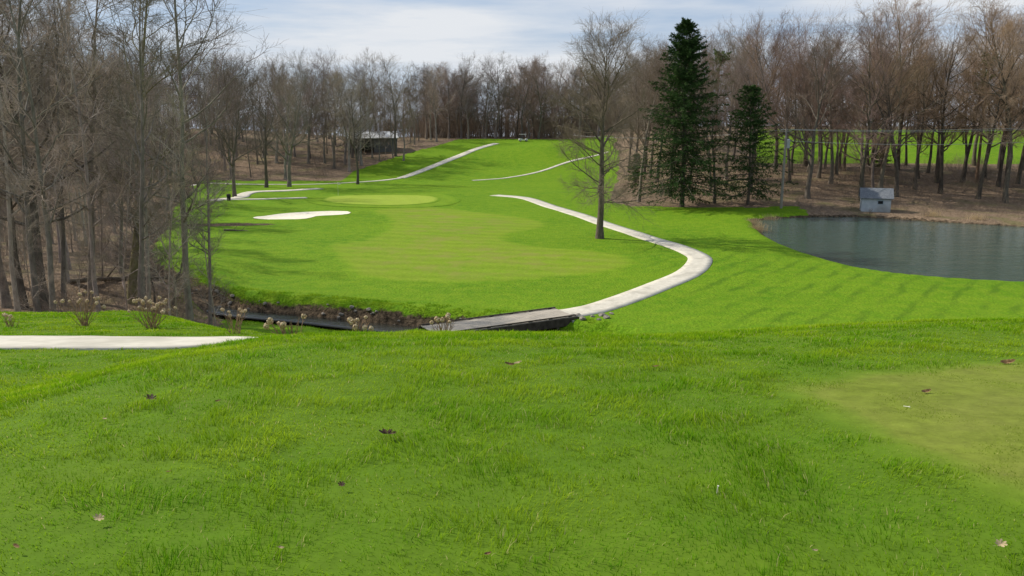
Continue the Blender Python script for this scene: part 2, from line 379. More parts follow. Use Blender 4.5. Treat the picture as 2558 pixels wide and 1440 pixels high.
sheet('tee_box',TEE,.25,.006,M['tee'],sink=-.02)

def ribbon(name,pts,w,off,mat,step=.8,zconst=None,thick=.12):
    P=np.array(catmull(pts,step)) if len(pts)<60 else np.array(pts)
    T=np.gradient(P,axis=0); T/=np.linalg.norm(T,axis=1)[:,None]; N=np.column_stack([-T[:,1],T[:,0]])
    us=np.array([-.5,-.5,-.25,0,.25,.5,.5]); V=[]
    for k,u in enumerate(us):
        q=P+N*(u*w); z=(gz(q[:,0],q[:,1])+off) if zconst is None else np.full(len(q),zconst)
        if k in(0,6): z=z-thick
        V.append(np.column_stack([q,z]))
    V=np.stack(V,1); n,m=V.shape[:2]; idx=np.arange(n*m).reshape(n,m)
    Q=np.stack([idx[:-1,1:],idx[:-1,:-1],idx[1:,:-1],idx[1:,1:]],-1).reshape(-1,4)[:, ::-1]
    me=np_mesh(name,V.reshape(-1,3),Q); return tag(link(name,me,mat),kind='structure')
def pp(L,z=0): return [pxz(a,b,z) for a,b in L]
ribbon('cart_path',PATH0,2.5,.04,M['concrete'])
MAIN=pp([(1235,489),(1310,497),(1400,523),(1490,551),(1580,581),(1680,614),(1736,638),(1748,656),(1718,685),(1640,718),(1550,752),(1480,774)])+[(3.3,49.3)]
ribbon('cart_path',MAIN,2.1,.05,M['concrete'])
ribbon('cart_path',[at(a,b) for a,b in [(1000,446),(1060,425),(1120,401),(1170,381),(1210,367),(1240,359)]],1.8,.08,M['concrete'])
ribbon('cart_path',[at(a,b) for a,b in [(1180,452),(1260,446),(1330,434),(1400,412),(1460,396),(1520,380)]],.75,.08,M['concrete'])
ribbon('cart_path',[at(a,b) for a,b in [(480,463),(600,461),(740,462),(860,458),(940,453),(1000,446)]],.9,.08,M['concrete'])
ribbon('cart_path',[at(a,b) for a,b in [(528,503),(560,498),(600,494),(612,486),(640,480),(720,477),(800,472)]],2.2,.08,M['concrete'])
ribbon('cart_path',[at(a,b) for a,b in [(560,500),(640,499),(700,497),(765,495)]],1.0,.1,M['concrete'])
ribbon('creek',CREEK,2.0,0,M['creek'],zconst=-.98,thick=.02)

# ---------------------------------------------------------------- tree growing
def norm(a): return a/(np.linalg.norm(a,axis=-1,keepdims=True)+1e-9)
def grow(rng,P,D,L,R,K,wob,trop,end=.3):
    n=len(P); pts=np.zeros((n,K,3)); dirs=np.zeros((n,K,3)); pts[:,0]=P; d=norm(D); dirs[:,0]=d
    seg=(L/(K-1))[:,None]
    for k in range(1,K):
        pts[:,k]=pts[:,k-1]+d*seg
        tr=np.zeros_like(d); tr[:,2]=trop[k] if hasattr(trop,'__len__') else trop
        d=norm(d+wob*rng.normal(size=(n,3))+tr); dirs[:,k]=d
    t=np.linspace(0,1,K)[None]; rad=R[:,None]*(1-(1-end)*t); return pts,dirs,rad
def spawn(rng,pts,dirs,rad,L,m,t0,t1,a0,a1,sd=.12):
    n,K=pts.shape[:2]; t=(np.arange(m)[None]+rng.random((n,m)))/m*(t1-t0)+t0
    s=t*(K-1); i=np.clip(s.astype(int),0,K-2); f=(s-i)[...,None]; r=np.arange(n)[:,None]
    P=pts[r,i]*(1-f)+pts[r,i+1]*f; D=dirs[r,i]; R=(rad[r,i]*(1-f[...,0])+rad[r,i+1]*f[...,0])
    u=(t-t0)/(t1-t0+1e-9); a=(a0+(a1-a0)*u+rng.normal(size=t.shape)*sd)[...,None]
    q=rng.normal(size=P.shape); q=norm(q-(q*D).sum(-1,keepdims=True)*D)
    C=np.cos(a)*D+np.sin(a)*q
    return P.reshape(-1,3),C.reshape(-1,3),R.ravel(),u.ravel(),np.repeat(L,m)
def tubes(pts,rad,S):
    n,K=pts.shape[:2]; T=norm(np.gradient(pts,axis=1)); ref=np.array([.83,.31,.17]); U=norm(np.cross(T,ref)); W=np.cross(T,U)
    a=np.linspace(0,2*np.pi,S,endpoint=False)
    V=pts[:,:,None]+rad[:,:,None,None]*(np.cos(a)[None,None,:,None]*U[:,:,None]+np.sin(a)[None,None,:,None]*W[:,:,None])
    b=np.arange(n)[:,None,None]*K*S+np.arange(K-1)[None,:,None]*S; s=np.arange(S)[None,None,:]; s2=(s+1)%S
    Q=np.stack([b+s,b+s2,b+S+s2,b+S+s],-1).reshape(-1,4); return V.reshape(-1,3),Q
def merge(parts):
    o=0;V=[];Q=[]
    for v,q in parts: V.append(v); Q.append(q+o); o+=len(v)
    return np.concatenate(V),np.concatenate(Q)
def deciduous(seed,H=22,cb=.3,spread=.2,n=(20,8,7,5),tf=.92,a=(1.15,.45),r0=None,wob=.05,twr=.009,droop=0,geom=False,up=.10,fat=1.0,d0=.04):
    rng=np.random.default_rng(seed); r0=r0 or H*.0115
    P0=np.array([[0,0,-.4]]); D0=np.array([[rng.normal()*d0,rng.normal()*d0,1.]])
    tp,td,tr=grow(rng,P0,D0,np.array([H*tf]),np.array([r0]),12,wob,.04,.12)
    tr[:,0]*=1.45; tr[:,1]*=1.05
    P,D,R,u,L=spawn(rng,tp,td,tr,np.array([H]),n[0],cb,.99,a[0],a[1],.2)
    L1=H*spread*((.55+.8*u)*(1-u)**.4+.25)*rng.uniform(.6,1.25,len(u))
    R1=np.minimum(R*.6,(.013*L1+.025)*fat)
    b1=grow(rng,P,D,L1,R1,7,.13,up,.25)
    P,D,R,u,L=spawn(rng,*b1,L1,n[1],.18,1,.85,.5); L2=L*rng.uniform(.3,.6,len(u))*(1.1-.45*u); R2=np.maximum(R*.6,.016*fat)
    b2=grow(rng,P,D,L2,R2,5,.17,up*.8-droop,.35)
    P,D,R,u,L=spawn(rng,*b2,L2,n[2],.15,1,.8,.5); L3=np.maximum(L*rng.uniform(.35,.65,len(u)),.5); R3=np.maximum(R*.5,twr*1.3)
    b3=grow(rng,P,D,L3,R3,4 if n[3] else 3,.2,up*.6-droop,.5)
    tk=[tubes(tp,tr,10),tubes(b1[0],b1[2],5)]; cr=[tubes(b2[0],b2[2],4),tubes(b3[0],b3[2],3)]
    if n[3]:
        P,D,R,u,L=spawn(rng,*b3,L3,n[3],.1,1,.8,.45); L4=np.maximum(L*rng.uniform(.4,.9,len(u)),.4)
        b4=grow(rng,P,D,L4,np.full(len(P),twr),3 if not geom else 2,.2,up*.4-droop,.5); cr.append(tubes(b4[0],b4[2],3))
    al=merge(tk+cr); sc=H/al[0][:,2].max()   # the height is the real top of the crown
    if geom: return al[0]*sc,al[1]
    tv,tq=merge(tk); cv,cq=merge(cr)
    a_=np_mesh('trunk',tv*sc,tq,smooth=True); a_.materials.append(M['bark'])
    b_=np_mesh('crown',cv*sc,cq); b_.materials.append(M['twig'])
    return a_,b_,H
def place(proto,x,y,h,name,label,cat='tree',group=None,col=(.13,.10,.08),tw=None,lean=0,rz=None,wide=1,dz=0):
    e=empty(name,(x,y,H1(x,y)+dz),0,label,cat,group); s=h/proto[2]; e.scale=(s*wide,s*wide,s)
    rz=random.uniform(0,6.28) if rz is None else rz
    e.rotation_euler=(Matrix.Rotation(lean,3,'Y')@Matrix.Rotation(rz,3,'Z')).to_euler()
    link('trunk',proto[0],None,e,(*col,1)); link('crown',proto[1],None,e,(*(tw or col),1)); return e
FOREST=[deciduous(100+i,22,.26+.06*(i%3),.25+.03*(i%2),(20,7,6,4),wob=.06,twr=.007,fat=1.15,tf=.78+.05*(i%3)) for i in range(7)]
SPREAD=[deciduous(200+i,23,.24,.36,(13,8,7,4),tf=.72,a=(1.0,.5),wob=.07,up=.12,r0=.33,fat=1.3,twr=.008) for i in range(3)]
TALL=[deciduous(320+i,22,.28,.16,(18,6,5,4),r0=.135,wob=.03,twr=.0060,a=(1.0,.4),d0=.02) for i in range(4)]
SLIM=[deciduous(300+i,14,.15,.20,(18,6,5,3),r0=.065,wob=.05,twr=.0055) for i in range(3)]
LONE=deciduous(410,23,.20,.265,(46,8,8,5),a=(1.35,.45),wob=.022,twr=.0075,up=.075,r0=.36,fat=.85,d0=.01)

def conifer(seed,H,Rm,needle,nb=230,bare=.05,pw=.8,ns=26,jit=(.62,1.15)):
    rng=np.random.default_rng(seed)
    tp,td,tr=grow(rng,np.array([[0,0,-.3]]),np.array([[0,0,1.]]),np.array([H]),np.array([H*.013]),10,.01,.03,.08)
    t=np.sort(rng.random(nb)**.85)*(.99-bare)+bare; az=np.arange(nb)*2.4+rng.normal(size=nb)*.3
    L=Rm*((1-t)**pw)*(1-.25*np.exp(-((t-bare)/.06)))*rng.uniform(jit[0],jit[1],nb)+.25
    el=-.18+.75*t+rng.normal(size=nb)*.08
    D=np.column_stack([np.cos(az)*np.cos(el),np.sin(az)*np.cos(el),np.sin(el)]); z=t*H
    P=np.column_stack([np.interp(z,tp[0,:,2],tp[0,:,0]),np.interp(z,tp[0,:,2],tp[0,:,1]),z])
    b=grow(rng,P,D,L,.010*L+.010,7,.04,[0,-.05,-.05,-.03,.03,.07,.09],.2)
    P,D,R,u,LL=spawn(rng,*b,L,ns,.10,1,1.15,.5); D[:,2]-=.35
    L2=np.clip(LL*.28*(1.15-u),.18,1.3)*rng.uniform(.6,1.2,len(u))
    b2=grow(rng,P,D,L2,np.full(len(P),.01),4,.1,-.08,.5)
    K=8; n=len(P); s=rng.random((n,K))*3; i=np.clip(s.astype(int),0,2); f=(s-i)[...,None]; r=np.arange(n)[:,None]
    C=(b2[0][r,i]*(1-f)+b2[0][r,i+1]*f).reshape(-1,3); A=norm(b2[1][r,i].reshape(-1,3)+.7*rng.normal(size=(n*K,3)))
    B=norm(np.cross(A,rng.normal(size=A.shape))); l=rng.uniform(.14,.34,len(C))[:,None]; w=rng.uniform(.025,.05,len(C))[:,None]
    V=np.stack([C-B*w,C+B*w,C+A*l+B*w*.4,C+A*l-B*w*.4],1).reshape(-1,3); Qn=np.arange(len(V)).reshape(-1,4)
    a_=np_mesh('trunk',*merge([tubes(tp,tr,10),tubes(b[0],b[2],4)]),smooth=True); a_.materials.append(M['bark'])
    c_=np_mesh('crown',V,Qn); c_.materials.append(needle); return a_,c_,H
SPR=conifer(1,25,7.6,M['needle'],350,.06,.70,26,(.55,1.15))
SPR2=conifer(2,16,5.8,M['needle'],160,.08,.60,17,(.45,1.15))
PINE=conifer(3,22,3.8,M['pine'],26,.66,.3,20)
CED=conifer(4,8,2.6,M['pine'],90,.04,.7,16)

GREY=(.205,.178,.15); BRN=(.225,.182,.145); RED=(.255,.185,.145); ORG=(.29,.205,.135); DARKB=(.10,.083,.068)
placed=[]
def hero(px,py,top,protos,name,label,**k):
    x,y=at(px,py); placed.append((x,y)); h=topz(px,top,y)-H1(x,y); return place(protos,x,y,h,name,label,**k)
hero(1498,596,26,LONE,'bare_tree','tall lone bare tree with fine twigs and spreading lower branches beside the curving cart path',col=(.14,.115,.09),tw=(.185,.15,.115),rz=1,wide=1.12)
hero(1703,518,50,SPR,'spruce_tree','tallest dark green spruce, in front of the bare trees left of the pond',cat='tree',col=DARKB,wide=1.12)
hero(1868,512,215,SPR2,'spruce_tree','shorter sparse dark spruce to the right of the tall spruce',cat='tree',col=DARKB,wide=1.15)
hero(586,492,92,SPREAD[0],'bare_tree','bare tree with thick trunk beside the bin and the bend of the far path',col=(.13,.11,.09),tw=(.15,.125,.10))
hero(665,469,150,SPREAD[1],'bare_tree','bare spreading tree, middle one of the three thick trunks left of the green',col=DARKB,tw=(.15,.125,.10))
hero(722,467,105,SPREAD[2],'bare_tree','large bare tree with pale upper limbs, right of three thick trunks left of the green',col=(.24,.21,.18),tw=(.25,.22,.185))
hero(893,461,160,FOREST[1],'bare_tree','slender bare tree standing alone on the grass in front of the open shed',col=DARKB,tw=GREY)
hero(2017,496,28,SPREAD[1],'bare_tree','big spreading bare tree rising behind the utility pole at the back of the pond',col=(.13,.11,.09),tw=(.17,.13,.10),rz=2)
xp,yp=at(1838,505); place(PINE,xp,yp+14,21.0,'pine_tree','sparse green pine crown rising between the two spruces','tree',col=(.2,.13,.09))
xp,yp=at(2500,500); place(PINE,xp+3,yp+12,20,'pine_tree','green pine crown among bare trees at the far right','tree',col=(.2,.13,.09))
hero(1595,505,110,FOREST[2],'bare_tree','bare tree immediately left of the tall spruce',col=BRN,tw=(.20,.15,.115))
hero(1785,508,150,FOREST[5],'bare_tree','bare tree standing between the tall and the short spruce',col=(.13,.11,.09),tw=(.18,.14,.11))
def nearleft(px,py,h,proto,label,col=GREY,tw=BRN,lean=0,wide=1,rz=0.5,name='bare_tree'):
    x,y=at(px,py); placed.append((x,y)); return place(proto,x,y,h,name,label,col=col,tw=tw,rz=rz,lean=lean,wide=wide)
DK=(.125,.107,.085)
nearleft(112,774,24,FOREST[0],'thickest dark trunk at the front of the left wood, near the left edge',col=DK,lean=.03,rz=1.1,wide=1.2)
nearleft(62,770,23,TALL[2],'dark bare tree just left of the thickest trunk in the left wood',col=DK,lean=-.01,rz=2.0,wide=1.5)
nearleft(18,768,24,TALL[1],'leftmost bare tree in the photo, cut by the left edge',col=GREY,lean=.0,wide=1.5)
nearleft(160,765,21,TALL[0],'slim bare tree just right of the thickest trunk in the left wood',col=GREY,lean=.03,wide=1.2)
nearleft(232,760,23,TALL[3],'bare tree between the thickest left trunk and the curving mossy one',col=BRN,lean=.0,wide=1.6)
nearleft(332,758,22,TALL[1],'mossy green-brown bare tree leaning right at the front edge of the left wood',col=(.16,.14,.07),tw=(.18,.145,.10),lean=.055,rz=3.0,wide=2.0)
nearleft(386,754,9.5,SLIM[1],'thin dark bare tree right of the mossy leaning tree',col=DK,lean=.02,wide=1.5)
nearleft(432,760,7.5,SLIM[2],'small crooked bare tree leaning right over the creek at the left',col=DK,tw=(.12,.10,.08),lean=.33,wide=2.1,rz=.2)

def scatter(n,x0,x1,y0,y1,ok,mind,tries=60):
    out=[]
    for _ in range(n*tries):
        if len(out)>=n: break
        x=random.uniform(x0,x1); y=random.uniform(y0,y1)
        if abs(x)>.67*y+3: continue
        if any((x-a)**2+(y-b)**2<mind*mind for a,b in placed): continue
        if not ok(x,y): continue
        placed.append((x,y)); out.append((x,y))
    return out
creekok=lambda x,y: float(pdist(np.array([x]),np.array([y]),CREEK)[0])>2.2
def L_(x,y): return bool(litter(np.array([x]),np.array([y]))[0])
def cj(c,s=.2): k=random.uniform(1-s,1+s); return (c[0]*k,c[1]*k*random.uniform(.95,1.05),c[2]*k*random.uniform(.95,1.08))
LG=(.27,.235,.195); LB=(.30,.245,.195)
for x,y in scatter(38,-60,-13,34,105,lambda x,y:x<cx(y)-.8 and creekok(x,y),2.0):
    place(random.choice(TALL),x,y,random.uniform(16,24),'bare_tree','tall slim bare tree standing inside the dense wood left of the creek',col=cj(LG,.35),tw=cj(LB),group='trees of the left wood',wide=random.uniform(.9,1.35),lean=random.uniform(-.03,.05))
for x,y in scatter(36,-50,-13,32,80,lambda x,y:x<cx(y)-.5 and creekok(x,y),1.2):
    place(random.choice(SLIM),x,y,random.uniform(5,13),'sapling','thin bare sapling growing among the trunks of the left wood',col=cj(LB,.3),tw=cj(LB),group='saplings of the left wood',wide=1.0,lean=random.uniform(-.06,.12))
for x,y in scatter(20,-95,-42,95,165,lambda x,y:x<cx(y)-1,3.5):
    place(random.choice(FOREST),x,y,random.uniform(19,24),'bare_tree','bare tree farther back in the left wood beyond the creek bends',col=cj(LG),tw=cj(LB),group='trees at the back of the left wood')
for x,y in scatter(84,-105,-8,164,228,lambda x,y:L_(x,y) and not(-42<x<-28 and 198<y<208),3.2):
    place(random.choice(FOREST+TALL[:2]),x,y,random.uniform(16.5,25),'bare_tree','bare brown tree in the wood behind the putting green and left of the uphill path',col=cj(GREY,.35),tw=cj(BRN,.3),group='trees of the wood behind the green',wide=1.1)
for x,y in scatter(60,-26,46,227,262,lambda x,y:True,2.8):
    place(random.choice(FOREST),x,y,random.uniform(16,24.5),'bare_tree','bare reddish-brown tree in the row along the top of the far hill',col=cj(GREY,.35),tw=cj(random.choice([RED,BRN,GREY]),.3),group='trees on top of the far hill',wide=1.2)
for x,y in scatter(44,13,62,122,205,lambda x,y:L_(x,y),3.3):
    place(random.choice(FOREST),x,y,random.uniform(20,26.5),'bare_tree','bare tree in the wood behind the two dark spruces',col=cj((.15,.125,.10),.35),tw=cj(random.choice([RED,BRN])),group='trees behind the spruces')
for x,y in scatter(42,42,105,111,150,lambda x,y:L_(x,y) and not(abs(x-48)<4 and y<116),3.0):
    place(random.choice(FOREST+SPREAD[:1]),x,y,random.uniform(20,31),'bare_tree','bare tree with orange-brown twigs on the slope behind the pond',col=cj((.12,.10,.08),.35),tw=cj(random.choice([ORG,RED,ORG])),group='trees on the slope behind the pond',lean=random.uniform(-.06,.06))
for x,y in scatter(30,58,165,206,262,lambda x,y:True,4):
    place(random.choice(FOREST),x,y,random.uniform(18,23),'bare_tree','bare tree beyond the green field on the right hill',col=cj(GREY),tw=cj(ORG),group='trees beyond the right field')
for i,(px,py,h,lab) in enumerate([(1600,480,6,'low evergreen left of the tall spruce under bare trees'),(2240,440,5,'small evergreen on the slope above the pump house')]):
    x,y=at(px,py); place(CED,x,y+6,h,'evergreen_tree',lab,col=DARKB)
def massmesh(seed,spots,hs,maker,k=3):
    V=[];Q=[];o=0
    pr=[maker(seed+i) for i in range(k)]
    for (x,y),h in zip(spots,hs):
        v,q=pr[random.randrange(k)]; a=random.uniform(0,6.28); c,s=math.cos(a),math.sin(a)
        vv=v*h; w=np.column_stack([vv[:,0]*c-vv[:,1]*s+x,vv[:,0]*s+vv[:,1]*c+y,vv[:,2]+H1(x,y)]); V.append(w);Q.append(q+o);o+=len(w)
    return np.concatenate(V),np.concatenate(Q)
spots=[];
while len(spots)<220:
    y=random.uniform(248,290); x=random.uniform(-.70*y,.70*y) if len(spots)<170 else random.uniform(-30,45); spots.append((x,y))
while len(spots)<255:
    y=random.uniform(120,250); x=random.uniform(-.72*y,-.42*y)
    if x<cx(min(y,165))-6: spots.append((x,y))
V,Q=massmesh(900,spots,[random.uniform(15,22.5)/20 for _ in spots],lambda s:deciduous(s,20,.08,.30,(16,6,4,3),geom=True,twr=.020,r0=.2))
o=link('distant_wood',np_mesh('distant_wood',V,Q),M['brush']); tag(o,'hazy mass of bare brown trees filling the far background','woodland',kind='stuff')
def bush_geom(seed,n=12):
    rng=np.random.default_rng(seed); P=np.column_stack([rng.normal(size=n)*.25,rng.normal(size=n)*.25,np.zeros(n)])
    D=np.column_stack([rng.normal(size=n)*.45,rng.normal(size=n)*.45,np.ones(n)]); L=rng.uniform(.5,1.1,n)
    b=grow(rng,P,D,L,np.full(n,.007),4,.15,.05,.4); P,D,R,u,LL=spawn(rng,*b,L,5,.2,1,.7,.5)
    b2=grow(rng,P,D,LL*.4,np.full(len(P),.0045),3,.2,.05,.5); return merge([tubes(b[0],b[2],3),tubes(b2[0],b2[2],3)])
sp=[];hs=[]
def addsp(n,f,x0,x1,y0,y1,a=.9,b=2.2):
    c=0
    for _ in range(n*30):
        if c>=n: break
        x=random.uniform(x0,x1); y=random.uniform(y0,y1)
        if abs(x)<.67*y+3 and f(x,y): sp.append((x,y)); hs.append(random.uniform(a,b)); c+=1
addsp(120,lambda x,y:x<cx(y) and creekok(x,y),-60,-12,33,100,.7,2.0)
addsp(45,lambda x,y:.9<float(pdist(np.array([x]),np.array([y]),CREEK)[0])<3.0,-60,-28,62,140,.6,1.6)
addsp(170,L_,-110,-8,163,215,1,2.6); addsp(100,L_,10,60,118,150); addsp(260,L_,38,100,108,150,.6,2.2); addsp(90,L_,38,72,97,112,.4,1.1)
addsp(300,lambda x,y:True,-180,180,234,270,4,8); addsp(230,lambda x,y:True,-30,48,232,262,4.5,9)
V,Q=massmesh(950,sp,hs,bush_geom)
o=link('undergrowth',np_mesh('undergrowth',V,Q),M['brush']); tag(o,'brown leafless brush covering the floor of the woods','undergrowth',kind='stuff')

# ---------------------------------------------------------------- foreground grass
def grass():
    rng=np.random.default_rng(5); N=4300000
    y=rng.uniform(1.2,30,N); x=rng.uniform(-1,1,N)*(.70*y+1.2)
    r=np.hypot(x,y); dens=np.minimum(1,(4.6/r)**1.15)
    area_w=(.70*y+1.2)/(.70*30+1.2)
    keep=rng.random(N)<dens*area_w
    keep&=((y<20.5)|(x<-2.5))&(y<27.6)
    x=x[keep];y=y[keep];r=r[keep]
    keep=pdist(x,y,PATH0[::2])>1.26; x=x[keep];y=y[keep];r=r[keep]
    n=len(x); tee=inside(x,y,TEE[::2]); te=sstep(-.1,.6,pdist(x,y,TEE[::3],True)+.6*(fbm(x*3,y*3,4)-.5)); sh=np.where(tee,te,0)
    z=gz(x,y)
    tuft=fbm(x*2.9,y*2.9,3); t2=vn(x*13,y*13,6); lo=fbm(x*.5,y*.5,1)
    hgt=(.012+.040*sstep(.38,.70,tuft)+.020*t2**2+.010*lo)*rng.uniform(.5,1.2,n)*(1-.82*sh)*(1+.010*r)
    w=(.0020+.00046*r)*rng.uniform(.7,1.3,n)
    th=rng.uniform(0,np.pi,n); S=np.column_stack([np.cos(th),np.sin(th),0*th])*w[:,None]*.5
    fa=2*np.pi*fbm(x*1.3,y*1.3,8)*2; ln=(rng.uniform(.2,1.0,n)*hgt); la=fa+rng.normal(size=n)*1.0
    Lv=np.column_stack([np.cos(la)*ln,np.sin(la)*ln,-.2*ln]); B=np.column_stack([x,y,z+.008*sh-.004]); U=np.column_stack([0*x,0*x,hgt])
    v=np.stack([B-S,B+S,B+.55*U+.33*Lv-S*.75,B+.55*U+.33*Lv+S*.75,B+U+Lv],1)
    k=np.arange(n)[:,None]*5; Q=k+np.array([[0,1,3,2]]); T=k+np.array([[2,3,4]])
    me=np_mesh('grass',v.reshape(-1,3),Q,T)
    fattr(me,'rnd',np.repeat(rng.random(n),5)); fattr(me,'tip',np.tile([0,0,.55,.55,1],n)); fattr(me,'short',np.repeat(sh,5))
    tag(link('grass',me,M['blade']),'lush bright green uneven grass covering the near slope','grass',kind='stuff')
grass()

# ---------------------------------------------------------------- bridge
A=Vector((-4.75,44.8,0)); B=Vector((3.35,49.3,0)); mid=(A+B)/2; ang=math.atan2(B.y-A.y,B.x-A.x); Lb=(B-A).length
e=empty('footbridge',(mid.x,mid.y,.0),ang,'low grey plank cart bridge with dark side beams crossing the creek','bridge')
m=MB(); npl=58
for i in range(npl):
    m.box(((i+.5)/npl*Lb-Lb/2,0,.12+random.uniform(-.004,.004)),(Lb/npl*.95,2.5,.06))
m.build('deck',M['wood'],e)
for s in(-1,1):
    m=MB(); m.box((0,s*1.3,-.12),(Lb+.3,.12,.5)); m.build('side_beam',M['darkwood'],e,.01)
    m=MB(); m.box((0,s*1.19,.215),(Lb,.10,.07)); 
    for i in range(7): m.box((-Lb/2+.4+i*(Lb-.8)/6,s*1.19,.165),(.25,.09,.03))
    m.build('kerb_rail',M['darkwood'],e,.01)
for s in(-1,1):
    m=MB(); m.box((s*(Lb/2-.15),0,-.55),(.5,3.0,1.0)); m.build('abutment',M['block'],e,.02)
rockm=[]
for k in range(4):
    bm=bmesh.new(); bmesh.ops.create_icosphere(bm,subdivisions=3,radius=1); rr=random.Random(k); off=[Vector((rr.uniform(-1,1),rr.uniform(-1,1),rr.uniform(-1,1))).normalized() for _ in range(14)]
    for v in bm.verts:
        d=v.co.normalized(); s=1
        for q in off:
            t=d.dot(q); 
            if t>.72: s=min(s,.72/t)
        v.co=Vector((d.x*s*1.2,d.y*s,d.z*s*.7))
    me=bpy.data.meshes.new('rock'); bm.to_mesh(me); bm.free(); me.materials.append(M['rock']); rockm.append(me)
cr=[p for p in CREEK if 40<p[1]<58 and -25<p[0]<7]
cr=[p for p in catmull(cr,.4)]
for i in range(66):
    p=random.choice(cr); s=random.choice([-1,1,1,1]); d=random.uniform(.8,2.0); x,y=p[0]+random.uniform(-.4,.4),p[1]+s*d
    if abs(x+.7)<2.5 and abs(y-47)<1.6: continue
    r=random.uniform(.07,.20); o=link('rock',random.choice(rockm)); o.location=(x,y,H1(x,y)+r*.15); o.scale=(r,r,r); o.rotation_euler=(random.uniform(-.3,.3),random.uniform(-.3,.3),random.uniform(0,6))
    tag(o,'small grey-brown rock lying on the muddy creek bank','rock','rocks along the creek bank')
for i,(px,py) in enumerate([(1432,800),(1455,806),(1480,800),(1505,797),(1528,793),(1445,797),(1515,803),(1495,808)]):
    x,y=pxz(px,py,-.2); r=random.uniform(.15,.28); o=link('rock',rockm[i%4]); o.location=(x,y,H1(x,y)+.1*r); o.scale=(r,r,r); o.rotation_euler=(0,0,i*1.3)
    tag(o,'grey rock in the pile beside the far right end of the bridge','rock','rocks beside the bridge end')
def lip():
    rng=np.random.default_rng(8); C=np.array(cr); n=20000; i=rng.integers(0,len(C),n); s=rng.choice([-1,1],n,p=[.3,.7]); d=rng.uniform(1.7,3.4,n)
    x=C[i,0]+rng.normal(size=n)*.3; y=C[i,1]+s*d; k=(pdist(x,y,C[::3])>1.5)&(fbm(x*1.2,y*1.2,2)>.45)&~((x>-6)&(x<5)&(np.abs((y-47)-(x+.7)*.55)<1.6)); x=x[k];y=y[k];n=len(x)
    z=gz(x,y); h=rng.uniform(.04,.13,n); th=rng.uniform(0,3.14,n); S=np.column_stack([np.cos(th),np.sin(th),0*th])*.012; la=rng.uniform(0,6.28,n)
    L=np.column_stack([np.cos(la)*h*.5,np.sin(la)*h*.5,0*h]); B=np.column_stack([x,y,z]); U=np.column_stack([0*x,0*x,h])
    v=np.stack([B-S,B+S,B+.55*U+.33*L-S*.7,B+.55*U+.33*L+S*.7,B+U+L],1); q=np.arange(n)[:,None]*5
    me=np_mesh('bank_grass',v.reshape(-1,3),q+np.array([[0,1,3,2]]),q+np.array([[2,3,4]]))
    fattr(me,'rnd',np.repeat(rng.random(n)*.6,5)); fattr(me,'tip',np.tile([.2,.2,.5,.5,.8],n)); fattr(me,'short',np.full(n*5,.1))
    tag(link('bank_grass',me,M['blade']),'ragged longer grass along the lips of the creek','grass',kind='stuff')
lip()

# ---------------------------------------------------------------- hydrangeas
def head_mesh(seed):
    rng=np.random.default_rng(seed); n=150; d=norm(rng.normal(size=(n,3))); c=d*np.array([.085,.085,.07])*rng.uniform(.65,1,(n,1)); a=norm(np.cross(d,rng.normal(size=(n,3)))); b=np.cross(d,a); s=rng.uniform(.010,.018,(n,1))
    V=np.stack([c-a*s,c-b*s+d*.006,c+a*s,c+b*s+d*.006],1).reshape(-1,3); me=np_mesh('flower_head',V,np.arange(n*4).reshape(-1,4)); me.materials.append(M['flower']); return me
HM=[head_mesh(i) for i in range(3)]
def hydrangea(x,y,h,nh,label,spread=.5):
    e=empty('dried_hydrangea',(x,y,H1(x,y)),0,label,'shrub'); rng=np.random.default_rng(int(abs(x)*100)); n=nh+10
    P=np.column_stack([rng.normal(size=n)*.06,rng.normal(size=n)*.06,np.zeros(n)-.03]); D=np.column_stack([rng.normal(size=n)*spread,rng.normal(size=n)*spread*.8,np.ones(n)]); L=h*rng.uniform(.65,1.05,n)
    b=grow(rng,P,D,L,np.full(n,.008),6,.08,.06,.5); b2s=spawn(rng,*b,L,3,.4,1,.6,.5); b2=grow(rng,b2s[0],b2s[1],b2s[4]*.25,np.full(len(b2s[0]),.004),3,.1,.05,.5)
    me=np_mesh('stems',*merge([tubes(b[0],b[2],4),tubes(b2[0],b2[2],3)])); link('stems',me,M['stem'],e)
    for i in range(nh):
        o=link('flower_head',HM[i%3],None,e); o.location=b[0][i,-1]; s=random.uniform(.42,.8); o.scale=(s,s,s); o.rotation_euler=(random.random(),random.random(),random.random()*6)
for px,py,h,nh,sp_,lab in [(212,815,.92,16,.38,'dried hydrangea with cream flower heads, left of the fullest one behind the near path'),(380,821,.85,26,.42,'fullest dried hydrangea shrub behind the near path'),(586,834,.70,7,.3,'sparse dried hydrangea at the right end of the near path'),(24,818,.35,4,.5,'low dead plant stub behind the near path at the far left')]:
    x,y=at(px,py); hydrangea(x,min(y,22.5),h,nh,lab,sp_)
for x,y,h,nh,sp_,lab in [(-4.05,14.0,.50,7,.35,'small dried hydrangea in front of the muddy creek bank'),(-2.9,14.8,.42,10,.4,'dried hydrangea left of the near end of the bridge, only its heads above the slope'),(-1.25,14.8,.46,8,.3,'dried hydrangea whose heads overlap the plank bridge')]:
    hydrangea(x,y,h,nh,lab,sp_)

